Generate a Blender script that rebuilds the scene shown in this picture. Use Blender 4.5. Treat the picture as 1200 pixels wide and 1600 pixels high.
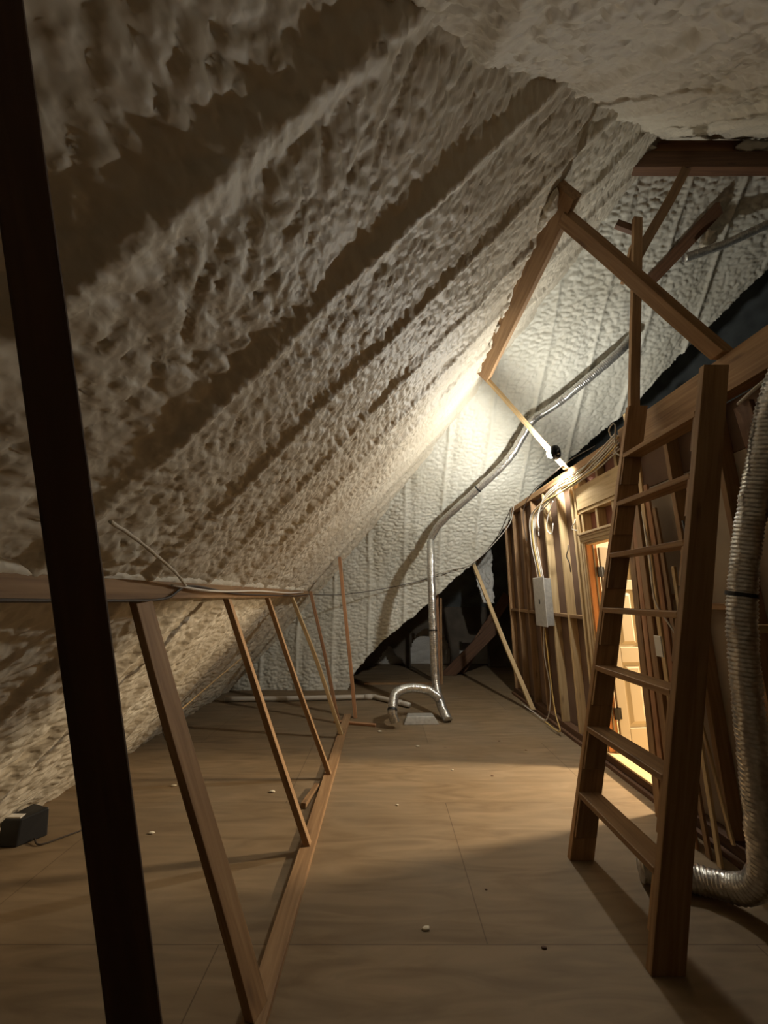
import bpy, math, random
import numpy as np
from mathutils import Vector, Matrix, noise as mnoise

for o in list(bpy.data.objects):
    bpy.data.objects.remove(o, do_unlink=True)
SC = bpy.context.scene
COL = SC.collection
rnd = random.Random(7)

# ------------------------------------------------------------------ camera
CAMZ = 1.55
cam_d = bpy.data.cameras.new('camera')
cam = bpy.data.objects.new('camera', cam_d)
COL.objects.link(cam)
cam_d.sensor_fit = 'HORIZONTAL'
cam_d.sensor_width = 36.0
cam_d.lens = 18.0
cam_d.clip_start = 0.02
cam.location = (0, 0, CAMZ)
cam.rotation_euler = (math.pi / 2 + math.atan(130 / 600), 0, 0)
SC.camera = cam

# ------------------------------------------------------------------ world / exposure
w = bpy.data.worlds.new('world'); SC.world = w
w.use_nodes = True
w.node_tree.nodes['Background'].inputs[0].default_value = (0.5, 0.5, 0.55, 1)
w.node_tree.nodes['Background'].inputs[1].default_value = 0.0
SC.view_settings.view_transform = 'Standard'
SC.view_settings.look = 'None'
SC.view_settings.gamma = 1
SC.view_settings.use_curve_mapping = False
SC.view_settings.exposure = 0.0

BULB_STRENGTH = 1850.0
BULB_COLOR = (0.98, 0.965, 0.88)
BULB_POS = (1.89, 4.10, 3.115)
ROOM_POWER = 300.0
ROOM_COLOR = (1.0, 0.80, 0.54)

# the lamp in the finished room beyond the door (a ceiling fixture)
ld = bpy.data.lights.new('room_light', 'AREA')
ld.shape = 'DISK'; ld.size = 0.22; ld.energy = ROOM_POWER; ld.color = ROOM_COLOR
lo = bpy.data.objects.new('room_light', ld); COL.objects.link(lo)
lo.location = (4.1, 3.80, 2.36)
lo.rotation_euler = (0, math.radians(28), 0)

# ------------------------------------------------------------------ tagging helpers
def tag(o, label=None, cat=None, group=None, kind=None):
    if label: o['label'] = label
    if cat: o['category'] = cat
    if group: o['group'] = group
    if kind: o['kind'] = kind
    return o

def empty(name, loc=(0, 0, 0), parent=None):
    o = bpy.data.objects.new(name, None); COL.objects.link(o)
    o.empty_display_size = 0.1
    if parent: o.parent = parent
    o.location = loc
    return o

# ------------------------------------------------------------------ mesh builder
class MB:
    """collects verts/faces with a per vertex 'grain' coordinate (x along the fibre)"""
    def __init__(s):
        s.v = []; s.f = []; s.g = []; s.m = []
    def add(s, vs, fs, gs=None, mi=0):
        b = len(s.v)
        s.v += [tuple(v) for v in vs]
        s.g += [tuple(g) for g in (gs if gs is not None else vs)]
        for f in fs:
            s.f.append(tuple(i + b for i in f)); s.m.append(mi)
    def build(s, name, mats, origin=(0, 0, 0), parent=None, smooth=False, bevel=0.0, parent_origin=(0, 0, 0)):
        me = bpy.data.meshes.new(name)
        ox, oy, oz = origin
        me.from_pydata([(x - ox, y - oy, z - oz) for x, y, z in s.v], [], s.f)
        if not isinstance(mats, (list, tuple)): mats = [mats]
        for m in mats: me.materials.append(m)
        at = me.attributes.new('grain', 'FLOAT_VECTOR', 'POINT')
        at.data.foreach_set('vector', np.array(s.g, dtype=np.float32).ravel())
        me.polygons.foreach_set('material_index', s.m)
        if smooth: me.polygons.foreach_set('use_smooth', [True] * len(s.f))
        me.update()
        o = bpy.data.objects.new(name, me); COL.objects.link(o)
        if parent:
            o.parent = parent
            po = parent_origin
            o.location = (ox - po[0], oy - po[1], oz - po[2])
        else:
            o.location = origin
        if bevel > 0:
            b = o.modifiers.new('bevel', 'BEVEL'); b.width = bevel; b.segments = 2
            b.limit_method = 'ANGLE'
        return o

BOXF = [(0, 3, 2, 1), (4, 5, 6, 7), (0, 1, 5, 4), (1, 2, 6, 5), (2, 3, 7, 6), (3, 0, 4, 7)]

def mb_box(mb, x0, x1, y0, y1, z0, z1, axis=None, mi=0):
    vs = [(x0, y0, z0), (x1, y0, z0), (x1, y1, z0), (x0, y1, z0),
          (x0, y0, z1), (x1, y0, z1), (x1, y1, z1), (x0, y1, z1)]
    d = (x1 - x0, y1 - y0, z1 - z0)
    if axis is None: axis = d.index(max(d))
    o = [axis, (axis + 1) % 3, (axis + 2) % 3]
    j = rnd.uniform(-50, 50)
    gs = [(v[o[0]] + j, v[o[1]] + j * .7, v[o[2]] - j * .3) for v in vs]
    mb.add(vs, BOXF, gs, mi)

def mb_stick(mb, p0, p1, wd, th, side=(0, 1, 0), cut0=None, cut1=None, warp=0.0, seg=1, mi=0):
    """lumber from p0 to p1, wd measured along `side` (made perpendicular), th across.
    cut0/cut1='z' cut the end horizontally, 'x' / 'y' along those planes"""
    p0 = Vector(p0); p1 = Vector(p1); d = (p1 - p0); L = d.length; d.normalize()
    a = Vector(side); a = (a - d * a.dot(d)).normalized(); b = d.cross(a)
    j = rnd.uniform(-50, 50)
    vs = []; gs = []
    n = max(1, seg)
    ph = rnd.uniform(0, 6)
    for i in range(n + 1):
        t = i / n
        c = p0 + d * (L * t) + (a * math.sin(ph + t * 3.2) + b * math.sin(ph * 2 + t * 2.6)) * warp * math.sin(math.pi * t)
        for (u, q) in ((-1, -1), (1, -1), (1, 1), (-1, 1)):
            off = a * (u * wd / 2) + b * (q * th / 2)
            p = c + off
            for e, cut, ref in ((0, cut0, p0), (n, cut1, p1)):
                if i == e and cut:
                    k = 'xyz'.index(cut)
                    if abs(d[k]) > 1e-3: p = p + d * ((ref[k] - p[k]) / d[k])
            vs.append(tuple(p)); gs.append((L * t + j, u * wd / 2 + j * .7, q * th / 2 - j * .3))
    fs = [(3, 2, 1, 0), tuple(n * 4 + k for k in range(4))]
    for i in range(n):
        for k in range(4):
            k2 = (k + 1) % 4
            fs.append((i * 4 + k, i * 4 + k2, (i + 1) * 4 + k2, (i + 1) * 4 + k))
    mb.add(vs, fs, gs, mi)

def stick(name, p0, p1, wd, th, mat, side=(0, 1, 0), parent=None, cut0=None, cut1=None, warp=0.0, seg=1,
          bevel=0.003, parent_origin=(0, 0, 0)):
    mb = MB(); mb_stick(mb, p0, p1, wd, th, side, cut0, cut1, warp, seg)
    return mb.build(name, mat, origin=p0, parent=parent, bevel=bevel, parent_origin=parent_origin)

def box(name, x0, x1, y0, y1, z0, z1, mat, parent=None, axis=None, bevel=0.003, parent_origin=(0, 0, 0), smooth=False):
    mb = MB(); mb_box(mb, x0, x1, y0, y1, z0, z1, axis)
    return mb.build(name, mat, origin=((x0 + x1) / 2, (y0 + y1) / 2, z0), parent=parent, bevel=bevel,
                    parent_origin=parent_origin, smooth=smooth)

def catmull(pts, step):
    P = [Vector(p) for p in pts]
    P = [P[0] * 2 - P[1]] + P + [P[-1] * 2 - P[-2]]
    out = []
    for i in range(1, len(P) - 2):
        L = (P[i + 1] - P[i]).length
        n = max(2, int(L / step))
        for k in range(n):
            t = k / n
            a, b, c, d = P[i - 1], P[i], P[i + 1], P[i + 2]
            out.append(0.5 * ((2 * b) + (c - a) * t + (2 * a - 5 * b + 4 * c - d) * t * t + (3 * b - a - 3 * c + d) * t ** 3))
    out.append(P[-2])
    return out

def mb_tube(mb, pts, radius, sides=8, cap=True, rfun=None, jitter=0.0, mi=0):
    n = len(pts); dist = 0
    t = (pts[1] - pts[0]).normalized()
    up = Vector((0, 0, 1)) if abs(t.z) < .9 else Vector((1, 0, 0))
    a = t.cross(up).normalized()
    vs = []; fs = []; gs = []
    for i, p in enumerate(pts):
        t = (pts[min(i + 1, n - 1)] - pts[max(i - 1, 0)]).normalized()
        a = (a - t * a.dot(t)).normalized(); b = t.cross(a)
        if i: dist += (p - pts[i - 1]).length
        r0 = radius * (rfun(i, dist) if rfun else 1)
        for k in range(sides):
            an = 2 * math.pi * k / sides
            r = r0
            if jitter: r *= 1 + jitter * mnoise.noise(Vector((math.cos(an) * 1.3, math.sin(an) * 1.3, dist * 14)))
            vs.append(tuple(p + a * (math.cos(an) * r) + b * (math.sin(an) * r)))
            gs.append((dist, an, 0))
    for i in range(n - 1):
        for k in range(sides):
            k2 = (k + 1) % sides
            fs.append((i * sides + k, i * sides + k2, (i + 1) * sides + k2, (i + 1) * sides + k))
    if cap:
        fs.append(tuple(reversed(range(sides)))); fs.append(tuple((n - 1) * sides + k for k in range(sides)))
    mb.add(vs, fs, gs, mi)

def cable(name, pts, r, mat, parent=None, step=0.02, sides=6):
    mb = MB(); mb_tube(mb, catmull(pts, step), r, sides)
    return mb.build(name, mat, origin=tuple(pts[0]), parent=parent, smooth=True)

# ------------------------------------------------------------------ materials
def newmat(name):
    m = bpy.data.materials.new(name); m.use_nodes = True
    nt = m.node_tree; b = nt.nodes['Principled BSDF']
    return m, nt, b

def N(nt, typ, **kw):
    n = nt.nodes.new(typ)
    for k, v in kw.items(): setattr(n, k, v)
    return n

def ramp(nt, src, stops):
    r = N(nt, 'ShaderNodeValToRGB')
    els = r.color_ramp.elements
    while len(els) < len(stops): els.new(0.5)
    for e, (p, c) in zip(els, stops):
        e.position = p; e.color = (*c, 1)
    nt.links.new(src, r.inputs[0]); return r.outputs[0]

def mat_plain(name, col, rough=0.6, metal=0.0, spec=0.5, nscale=0, namp=0.15, bump=0.0):
    m, nt, b = newmat(name)
    b.inputs['Base Color'].default_value = (*col, 1)
    b.inputs['Roughness'].default_value = rough
    b.inputs['Metallic'].default_value = metal
    b.inputs['Specular IOR Level'].default_value = spec
    if nscale:
        tc = N(nt, 'ShaderNodeTexCoord'); no = N(nt, 'ShaderNodeTexNoise')
        no.inputs['Scale'].default_value = nscale; no.inputs['Detail'].default_value = 5
        nt.links.new(tc.outputs['Object'], no.inputs['Vector'])
        c = ramp(nt, no.outputs['Fac'], [(0.3, tuple(x * (1 - namp) for x in col)), (0.7, tuple(min(1, x * (1 + namp)) for x in col))])
        nt.links.new(c, b.inputs['Base Color'])
        if bump:
            bp = N(nt, 'ShaderNodeBump'); bp.inputs['Strength'].default_value = bump; bp.inputs['Distance'].default_value = 0.01
            nt.links.new(no.outputs['Fac'], bp.inputs['Height']); nt.links.new(bp.outputs['Normal'], b.inputs['Normal'])
    return m

def mat_wood(name, dark, mid, light, rough=0.7, knots=True, tint=0.25):
    m, nt, b = newmat(name)
    at = N(nt, 'ShaderNodeAttribute'); at.attribute_name = 'grain'
    mp = N(nt, 'ShaderNodeMapping'); mp.inputs['Scale'].default_value = (1.2, 22, 22)
    nt.links.new(at.outputs['Vector'], mp.inputs['Vector'])
    n1 = N(nt, 'ShaderNodeTexNoise'); n1.inputs['Scale'].default_value = 1.6; n1.inputs['Detail'].default_value = 6
    n1.inputs['Distortion'].default_value = 0.6
    nt.links.new(mp.outputs[0], n1.inputs['Vector'])
    c = ramp(nt, n1.outputs['Fac'], [(0.25, dark), (0.5, mid), (0.75, light)])
    if knots:
        mk = N(nt, 'ShaderNodeMapping'); mk.inputs['Scale'].default_value = (2.4, 9, 9)
        nt.links.new(at.outputs['Vector'], mk.inputs['Vector'])
        vo = N(nt, 'ShaderNodeTexVoronoi'); vo.inputs['Scale'].default_value = 1.0
        nt.links.new(mk.outputs[0], vo.inputs['Vector'])
        kr = N(nt, 'ShaderNodeMapRange'); kr.inputs[1].default_value = 0.05; kr.inputs[2].default_value = 0.17
        kr.inputs[3].default_value = 0.6; kr.inputs[4].default_value = 0
        nt.links.new(vo.outputs['Distance'], kr.inputs[0])
        mx = N(nt, 'ShaderNodeMix', data_type='RGBA')
        nt.links.new(kr.outputs[0], mx.inputs[0]); nt.links.new(c, mx.inputs[6])
        mx.inputs[7].default_value = (dark[0] * .45, dark[1] * .4, dark[2] * .4, 1)
        c = mx.outputs[2]
    oi = N(nt, 'ShaderNodeObjectInfo')
    hs = N(nt, 'ShaderNodeHueSaturation')
    mr = N(nt, 'ShaderNodeMapRange'); mr.inputs[3].default_value = 1 - tint; mr.inputs[4].default_value = 1 + tint
    nt.links.new(oi.outputs['Random'], mr.inputs[0]); nt.links.new(mr.outputs[0], hs.inputs['Value'])
    nt.links.new(c, hs.inputs['Color']); nt.links.new(hs.outputs[0], b.inputs['Base Color'])
    b.inputs['Roughness'].default_value = rough
    bp = N(nt, 'ShaderNodeBump'); bp.inputs['Strength'].default_value = 0.35; bp.inputs['Distance'].default_value = 0.003
    nt.links.new(n1.outputs['Fac'], bp.inputs['Height']); nt.links.new(bp.outputs['Normal'], b.inputs['Normal'])
    return m

WOOD = mat_wood('pine_lumber', (0.20, 0.105, 0.045), (0.30, 0.172, 0.078), (0.39, 0.238, 0.118))
WOOD_RED = mat_wood('reddish_lumber', (0.22, 0.10, 0.045), (0.34, 0.17, 0.08), (0.44, 0.24, 0.12))
WOOD_PALE = mat_wood('pale_spruce', (0.38, 0.25, 0.11), (0.54, 0.38, 0.19), (0.62, 0.46, 0.26), tint=0.12)
WOOD_OLD = mat_wood('old_brown_lumber', (0.08, 0.036, 0.016), (0.12, 0.056, 0.026), (0.17, 0.085, 0.04), tint=0.15)
POSTWOOD = mat_wood('backlit_post_lumber', (0.035, 0.016, 0.008), (0.055, 0.027, 0.013), (0.075, 0.038, 0.018), rough=.85, tint=0.02)  # brown lumber darkened in its colour for the backlit shade on the near post
TRIMWOOD = mat_wood('stained_door_trim', (0.42, 0.28, 0.14), (0.52, 0.37, 0.20), (0.60, 0.44, 0.26), knots=False, tint=0.05)
JAMBWOOD = mat_wood('warm_lit_jamb_wood', (0.50, 0.20, 0.07), (0.62, 0.28, 0.11), (0.68, 0.34, 0.15), knots=False, tint=0.05)  # orange glow of the room light put into the far jamb's colour
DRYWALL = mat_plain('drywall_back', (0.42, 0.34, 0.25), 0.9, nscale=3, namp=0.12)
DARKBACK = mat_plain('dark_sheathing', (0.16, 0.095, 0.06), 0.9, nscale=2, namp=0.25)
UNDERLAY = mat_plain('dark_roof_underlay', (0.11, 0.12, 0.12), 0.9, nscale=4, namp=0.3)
DOORPAINT = mat_plain('cream_door_paint', (0.42, 0.36, 0.26), 0.45)
ROOMPAINT = mat_plain('cream_room_paint', (0.36, 0.31, 0.22), 0.8)
BLACKMETAL = mat_plain('black_metal', (0.012, 0.011, 0.010), 0.35, 0.6)
BLACKPLASTIC = mat_plain('black_plastic', (0.012, 0.012, 0.013), 0.45)
GREYMETAL = mat_plain('grey_painted_metal', (0.42, 0.40, 0.36), 0.45, 0.3, nscale=30, namp=0.15)
GREYCOVER = mat_plain('grey_panel_cover', (0.50, 0.47, 0.42), 0.4, 0.1, nscale=25, namp=0.12)
ROMEX = mat_plain('white_cable_jacket', (0.62, 0.57, 0.50), 0.5)
BLACKCABLE = mat_plain('dark_cable_jacket', (0.05, 0.035, 0.025), 0.6)
YELLOWCABLE = mat_plain('yellow_cable_jacket', (0.62, 0.42, 0.14), 0.5)
PVC = mat_plain('grey_plastic_pipe', (0.52, 0.47, 0.40), 0.35)
WHITEP = mat_plain('white_plastic', (0.72, 0.68, 0.6), 0.45)
PAPER = mat_plain('pale_scrap', (0.65, 0.58, 0.45), 0.9)
STEEL = mat_plain('nail_steel', (0.35, 0.33, 0.3), 0.35, 1.0)

def mat_foil():
    m, nt, b = newmat('silver_foil_duct')
    b.inputs['Metallic'].default_value = 0.85; b.inputs['Roughness'].default_value = 0.28
    tc = N(nt, 'ShaderNodeTexCoord'); no = N(nt, 'ShaderNodeTexNoise'); no.inputs['Scale'].default_value = 45
    no.inputs['Detail'].default_value = 4
    nt.links.new(tc.outputs['Object'], no.inputs['Vector'])
    c = ramp(nt, no.outputs['Fac'], [(0.3, (0.42, 0.41, 0.39)), (0.7, (0.70, 0.69, 0.66))])
    nt.links.new(c, b.inputs['Base Color'])
    bp = N(nt, 'ShaderNodeBump'); bp.inputs['Strength'].default_value = 0.5; bp.inputs['Distance'].default_value = 0.006
    nt.links.new(no.outputs['Fac'], bp.inputs['Height']); nt.links.new(bp.outputs['Normal'], b.inputs['Normal'])
    return m
FOIL = mat_foil()

def mat_foam(name, c0, c1, c2, scale=38, bumpd=0.006):
    m, nt, b = newmat(name)
    tc = N(nt, 'ShaderNodeTexCoord')
    no = N(nt, 'ShaderNodeTexNoise'); no.inputs['Scale'].default_value = 1.4; no.inputs['Detail'].default_value = 4
    nt.links.new(tc.outputs['Object'], no.inputs['Vector'])
    c = ramp(nt, no.outputs['Fac'], [(0.3, c0), (0.5, c1), (0.72, c2)])
    nt.links.new(c, b.inputs['Base Color'])
    b.inputs['Roughness'].default_value = 0.55
    b.inputs['Specular IOR Level'].default_value = 0.35
    vo = N(nt, 'ShaderNodeTexVoronoi'); vo.feature = 'SMOOTH_F1'; vo.inputs['Scale'].default_value = scale
    n2 = N(nt, 'ShaderNodeTexNoise'); n2.inputs['Scale'].default_value = 9; n2.inputs['Detail'].default_value = 3
    vm = N(nt, 'ShaderNodeVectorMath', operation='SCALE'); vm.inputs['Scale'].default_value = 0.05
    va = N(nt, 'ShaderNodeVectorMath', operation='ADD')
    nt.links.new(tc.outputs['Object'], n2.inputs['Vector']); nt.links.new(n2.outputs['Color'], vm.inputs[0])
    nt.links.new(vm.outputs[0], va.inputs[0]); nt.links.new(tc.outputs['Object'], va.inputs[1])
    nt.links.new(va.outputs[0], vo.inputs['Vector'])
    mt = N(nt, 'ShaderNodeMath', operation='MULTIPLY'); mt.inputs[1].default_value = -1
    nt.links.new(vo.outputs['Distance'], mt.inputs[0])
    bp = N(nt, 'ShaderNodeBump'); bp.inputs['Strength'].default_value = 0.7; bp.inputs['Distance'].default_value = bumpd
    nt.links.new(mt.outputs[0], bp.inputs['Height']); nt.links.new(bp.outputs['Normal'], b.inputs['Normal'])
    return m
FOAM = mat_foam('cream_spray_foam', (0.50, 0.44, 0.345), (0.57, 0.51, 0.41), (0.61, 0.56, 0.46))
FOAM_BACK = mat_foam('pale_spray_foam', (0.55, 0.525, 0.44), (0.615, 0.595, 0.515), (0.65, 0.635, 0.565), 30, 0.004)
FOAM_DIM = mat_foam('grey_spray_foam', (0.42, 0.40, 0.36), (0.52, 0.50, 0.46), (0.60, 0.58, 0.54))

def mat_floor():
    m, nt, b = newmat('plywood_floor')
    tc = N(nt, 'ShaderNodeTexCoord')
    mp = N(nt, 'ShaderNodeMapping'); mp.inputs['Scale'].default_value = (1.0, 5.5, 1)
    nt.links.new(tc.outputs['Object'], mp.inputs['Vector'])
    n1 = N(nt, 'ShaderNodeTexNoise'); n1.inputs['Scale'].default_value = 1.6; n1.inputs['Detail'].default_value = 7
    n1.inputs['Distortion'].default_value = 1.4
    nt.links.new(mp.outputs[0], n1.inputs['Vector'])
    c = ramp(nt, n1.outputs['Fac'], [(0.28, (0.15, 0.095, 0.045)), (0.5, (0.205, 0.136, 0.070)), (0.72, (0.26, 0.178, 0.098))])
    # dusty blotches
    n2 = N(nt, 'ShaderNodeTexNoise'); n2.inputs['Scale'].default_value = 1.1; n2.inputs['Detail'].default_value = 6
    nt.links.new(tc.outputs['Object'], n2.inputs['Vector'])
    f2 = N(nt, 'ShaderNodeMapRange'); f2.inputs[1].default_value = 0.42; f2.inputs[2].default_value = 0.7; f2.inputs[4].default_value = 0.45
    nt.links.new(n2.outputs['Fac'], f2.inputs[0])
    mx = N(nt, 'ShaderNodeMix', data_type='RGBA'); nt.links.new(f2.outputs[0], mx.inputs[0]); nt.links.new(c, mx.inputs[6])
    mx.inputs[7].default_value = (0.225, 0.18, 0.125, 1)
    # sheet seams
    br = N(nt, 'ShaderNodeTexBrick'); br.offset = 0.5
    br.inputs['Scale'].default_value = 1.0; br.inputs['Brick Width'].default_value = 2.44; br.inputs['Row Height'].default_value = 1.22
    br.inputs['Mortar Size'].default_value = 0.0035; br.inputs['Mortar Smooth'].default_value = 0.3
    ms = N(nt, 'ShaderNodeMapping'); ms.inputs['Location'].default_value = (0.75, 0.32, 0)
    nt.links.new(tc.outputs['Object'], ms.inputs['Vector']); nt.links.new(ms.outputs[0], br.inputs['Vector'])
    br.inputs['Color1'].default_value = (1, 1, 1, 1); br.inputs['Color2'].default_value = (0.88, 0.88, 0.88, 1); br.inputs['Mortar'].default_value = (0.55, 0.52, 0.48, 1)
    mu = N(nt, 'ShaderNodeMix', data_type='RGBA'); mu.blend_type = 'MULTIPLY'; mu.inputs[0].default_value = 1
    nt.links.new(mx.outputs[2], mu.inputs[6]); nt.links.new(br.outputs['Color'], mu.inputs[7])
    # knots and dirt spots
    vo = N(nt, 'ShaderNodeTexVoronoi'); vo.inputs['Scale'].default_value = 2.1
    nt.links.new(tc.outputs['Object'], vo.inputs['Vector'])
    kr = N(nt, 'ShaderNodeMapRange'); kr.inputs[1].default_value = 0.015; kr.inputs[2].default_value = 0.045; kr.inputs[3].default_value = 0.6; kr.inputs[4].default_value = 0
    nt.links.new(vo.outputs['Distance'], kr.inputs[0])
    mk = N(nt, 'ShaderNodeMix', data_type='RGBA'); nt.links.new(kr.outputs[0], mk.inputs[0]); nt.links.new(mu.outputs[2], mk.inputs[6])
    mk.inputs[7].default_value = (0.13, 0.075, 0.04, 1)
    nt.links.new(mk.outputs[2], b.inputs['Base Color'])
    b.inputs['Roughness'].default_value = 0.75
    bp = N(nt, 'ShaderNodeBump'); bp.inputs['Strength'].default_value = 0.2; bp.inputs['Distance'].default_value = 0.004
    nt.links.new(n1.outputs['Fac'], bp.inputs['Height']); nt.links.new(bp.outputs['Normal'], b.inputs['Normal'])
    return m
PLY = mat_floor()

# ------------------------------------------------------------------ sprayed foam surfaces
def tabs(seed):
    r = np.random.RandomState(seed)
    return r.rand(256, 256), r.rand(256, 256), r.rand(256, 256)

def worley(x, y, seed):
    jx, jy, jr = tabs(seed)
    ix = np.floor(x).astype(int); iy = np.floor(y).astype(int)
    best = np.full(x.shape, 9.0); sec = np.full(x.shape, 9.0); rr = np.zeros(x.shape)
    for dx in (-1, 0, 1):
        for dy in (-1, 0, 1):
            cx = ix + dx; cy = iy + dy
            a = cx & 255; b = cy & 255
            d = np.hypot(cx + jx[a, b] - x, cy + jy[a, b] - y)
            m = d < best
            sec = np.where(m, best, np.minimum(sec, d))
            rr = np.where(m, jr[a, b], rr)
            best = np.where(m, d, best)
    return best, sec, rr

def vnoise(x, y, seed, octv=3):
    out = np.zeros(x.shape); amp = 1; tot = 0
    for k in range(octv):
        t = tabs(seed + k * 13)[0]
        ix = np.floor(x).astype(int); iy = np.floor(y).astype(int)
        fx = x - ix; fy = y - iy
        fx = fx * fx * (3 - 2 * fx); fy = fy * fy * (3 - 2 * fy)
        a = ix & 255; b = iy & 255; a1 = (ix + 1) & 255; b1 = (iy + 1) & 255
        v = (t[a, b] * (1 - fx) + t[a1, b] * fx) * (1 - fy) + (t[a, b1] * (1 - fx) + t[a1, b1] * fx) * fy
        out += amp * (v - .5) * 2; tot += amp; amp *= .5; x = x * 2.03 + 7.1; y = y * 2.03 + 3.7
    return out / tot

def sphere_lumps(x, y, seed):
    f1, f2, r = worley(x, y, seed)
    g = 1 - np.clip((f2 - f1) * 1.7, 0, 1)
    return np.sqrt(1 - g * g * .98) * (.62 + .38 * (1 - np.clip(f1, 0, 1))) * (.93 + .07 * r)

def foam_lumpy(s, t, seed, ribs=None, rib_amp=0.032, rib_w=0.045, size=0.095, amp=0.020):
    """s runs up the slope, t along the eave; height of the foam in metres"""
    wx = vnoise(s * 4, t * 4, seed, 3) * .06; wy = vnoise(s * 4 + 40, t * 4, seed + 5, 3) * .06
    S = s + wx; T = t + wy
    zone = vnoise(s * 1.3, t * 1.9, seed + 9, 2) * .5 + .5
    big = sphere_lumps(S / (size * .95), T / (size * 1.35), seed + 1)
    mid = sphere_lumps(S / (size * .55), T / (size * .7) + 11, seed + 2)
    sml = sphere_lumps(S / (size * .3), T / (size * .36) + 3, seed + 3)
    h = amp * (big * (.35 + .9 * zone) + mid * .55 + sml * .2) + .016 * zone * sphere_lumps(S / .24, T / .20 + 8, seed + 41)
    h += vnoise(s * 2.2, t * 3.0, seed + 21, 2) * .02
    if ribs is not None:
        t0, per = ribs
        q = (t - t0) / per; q = (q - np.round(q)) * per
        q = q + vnoise(s * 1.1, t * .3, seed + 31, 2) * .05
        k = np.exp(-(q / rib_w) ** 2)
        k2 = np.exp(-((q + .14) / .10) ** 2)
        comb = sphere_lumps(S / .035, T / .11 + 5, seed + 4)
        h = h * (1 - .55 * k)  + rib_amp * k * (1 + .35 * vnoise(s * 3, t * 0, seed + 33, 2)) + .014 * k * comb - .008 * k2
    return h - .028

def foam_streaky(s, t, seed, ribs=(0.35, 0.61), amp=0.026):
    wx = vnoise(s * 4, t * 3, seed, 3) * .05; wy = vnoise(s * 4 + 9, t * 4, seed + 6, 2) * .03
    a = sphere_lumps((s + wx) / .062, (t + wy) / .15, seed + 1)
    b = sphere_lumps((s + wx) / .034, (t + wy) / .06, seed + 2)
    zone = vnoise(s * 1.1, t * 1.5, seed + 8, 2) * .5 + .5
    h = amp * a * (.5 + .9 * zone) + amp * .6 * b + vnoise(s * 1.6, t * 2.2, seed + 14, 2) * .03
    t0, per = ribs
    q = (t - t0) / per; q = (q - np.round(q)) * per + vnoise(s * 1.2, t * .2, seed + 30, 2) * .03
    k = np.exp(-(q / .028) ** 2); k2 = np.exp(-((q - .09) / .05) ** 2)
    return h * (1 - .5 * k) + .032 * k - .012 * k2 - .025

def grid_surface(name, P, keep, mat, label=None, kind='structure', extra=None):
    """P: (n,m,3) vertex array; keep: (n-1,m-1) bool"""
    n, m = P.shape[:2]
    idx = np.arange(n * m).reshape(n, m)
    q = np.stack([idx[:-1, :-1], idx[1:, :-1], idx[1:, 1:], idx[:-1, 1:]], -1)[keep]
    used = np.unique(q); remap = np.full(n * m, -1); remap[used] = np.arange(len(used))
    q = remap[q]; V = P.reshape(-1, 3)[used]
    me = bpy.data.meshes.new(name)
    me.vertices.add(len(V)); me.vertices.foreach_set('co', V.astype(np.float32).ravel())
    me.loops.add(q.size); me.loops.foreach_set('vertex_index', q.astype(np.int32).ravel())
    me.polygons.add(len(q)); me.polygons.foreach_set('loop_start', np.arange(0, q.size, 4, dtype=np.int32))
    me.polygons.foreach_set('use_smooth', np.ones(len(q), dtype=bool))
    me.materials.append(mat); me.update(calc_edges=True); me.validate()
    o = bpy.data.objects.new(name, me); COL.objects.link(o)
    tag(o, label, None, None, kind)
    return o

KL, CL = 1.125, 2.89            # left slope  z = KL*x + CL
KF, CF = 1.125, 9.84            # back slope  z = CF - KF*y
KB, CB = 1.337, 2.067             # slope over the camera  z = KB*y + CB
YK = 6.90                       # foamed knee wall under the back slope

def cellmax(M): return M[:-1, :-1] & M[1:, :-1] & M[1:, 1:] & M[:-1, 1:]

# left slope
lenf = math.sqrt(1 + KL * KL)
res = 0.0125
s = np.arange(-2.62 * lenf, 2.95 * lenf, res); t = np.arange(-1.95, 7.05, res)
S, T = np.meshgrid(s, t, indexing='ij')
X = S / lenf; Z = KL * X + CL
H = foam_lumpy(S, T, 3, ribs=(0.02, 0.61))
# the foam thins to a skin by the floor
nx, nz = KL / lenf, -1 / lenf
P = np.stack([X + H * nx, T, Z + H * nz], -1)
ok = (Z < CF - KF * T + .12) & (Z < KB * T + CB + .12) & (P[..., 2] > -0.03)
grid_surface('wall_left', P, cellmax(ok), FOAM, 'long left roof slope sprayed with lumpy cream foam')

# back slope + knee wall; its lower right rim runs diagonally (a valley)
EDGE_X = np.array([-0.62, -0.49, 0.0, 0.56, 1.13, 1.60, 1.79, 2.11, 2.36, 2.91, 3.53, 3.84, 4.17, 4.66, 6.0])
EDGE_Z = np.array([-0.05, 0.28, 0.80, 1.22, 1.72, 2.12, 2.31, 2.80, 3.12, 3.64, 4.15, 4.54, 4.89, 5.42, 6.9])
lF = math.sqrt(1 + KF * KF)
zk = CF - KF * YK
res2 = 0.0115
zarr = np.concatenate([np.arange(-.02, 2.6, .0135), np.arange(2.6, 6.42, .0105)])
xarr = np.arange(-2.62, 5.6, .0145)
Zp, T = np.meshgrid(zarr, xarr, indexing='ij')
Yl = (CF - Zp) / KF; kk = .75
hh = np.clip(.5 + .5 * (Yl - YK) / kk, 0, 1)
Yp = Yl * (1 - hh) + YK * hh - kk * hh * (1 - hh)          # slope rolls smoothly into the knee wall
sl = np.gradient(Yp, zarr, axis=0)
ln = np.sqrt(1 + sl * sl)
S = np.cumsum(np.gradient(zarr)[:, None] * ln, axis=0)
H = foam_streaky(S, T, 50)
P = np.stack([T, Yp - H / ln, Zp + H * sl / ln], -1)
rag = vnoise(T * 9, S * 9, 90, 3) * .035
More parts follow.
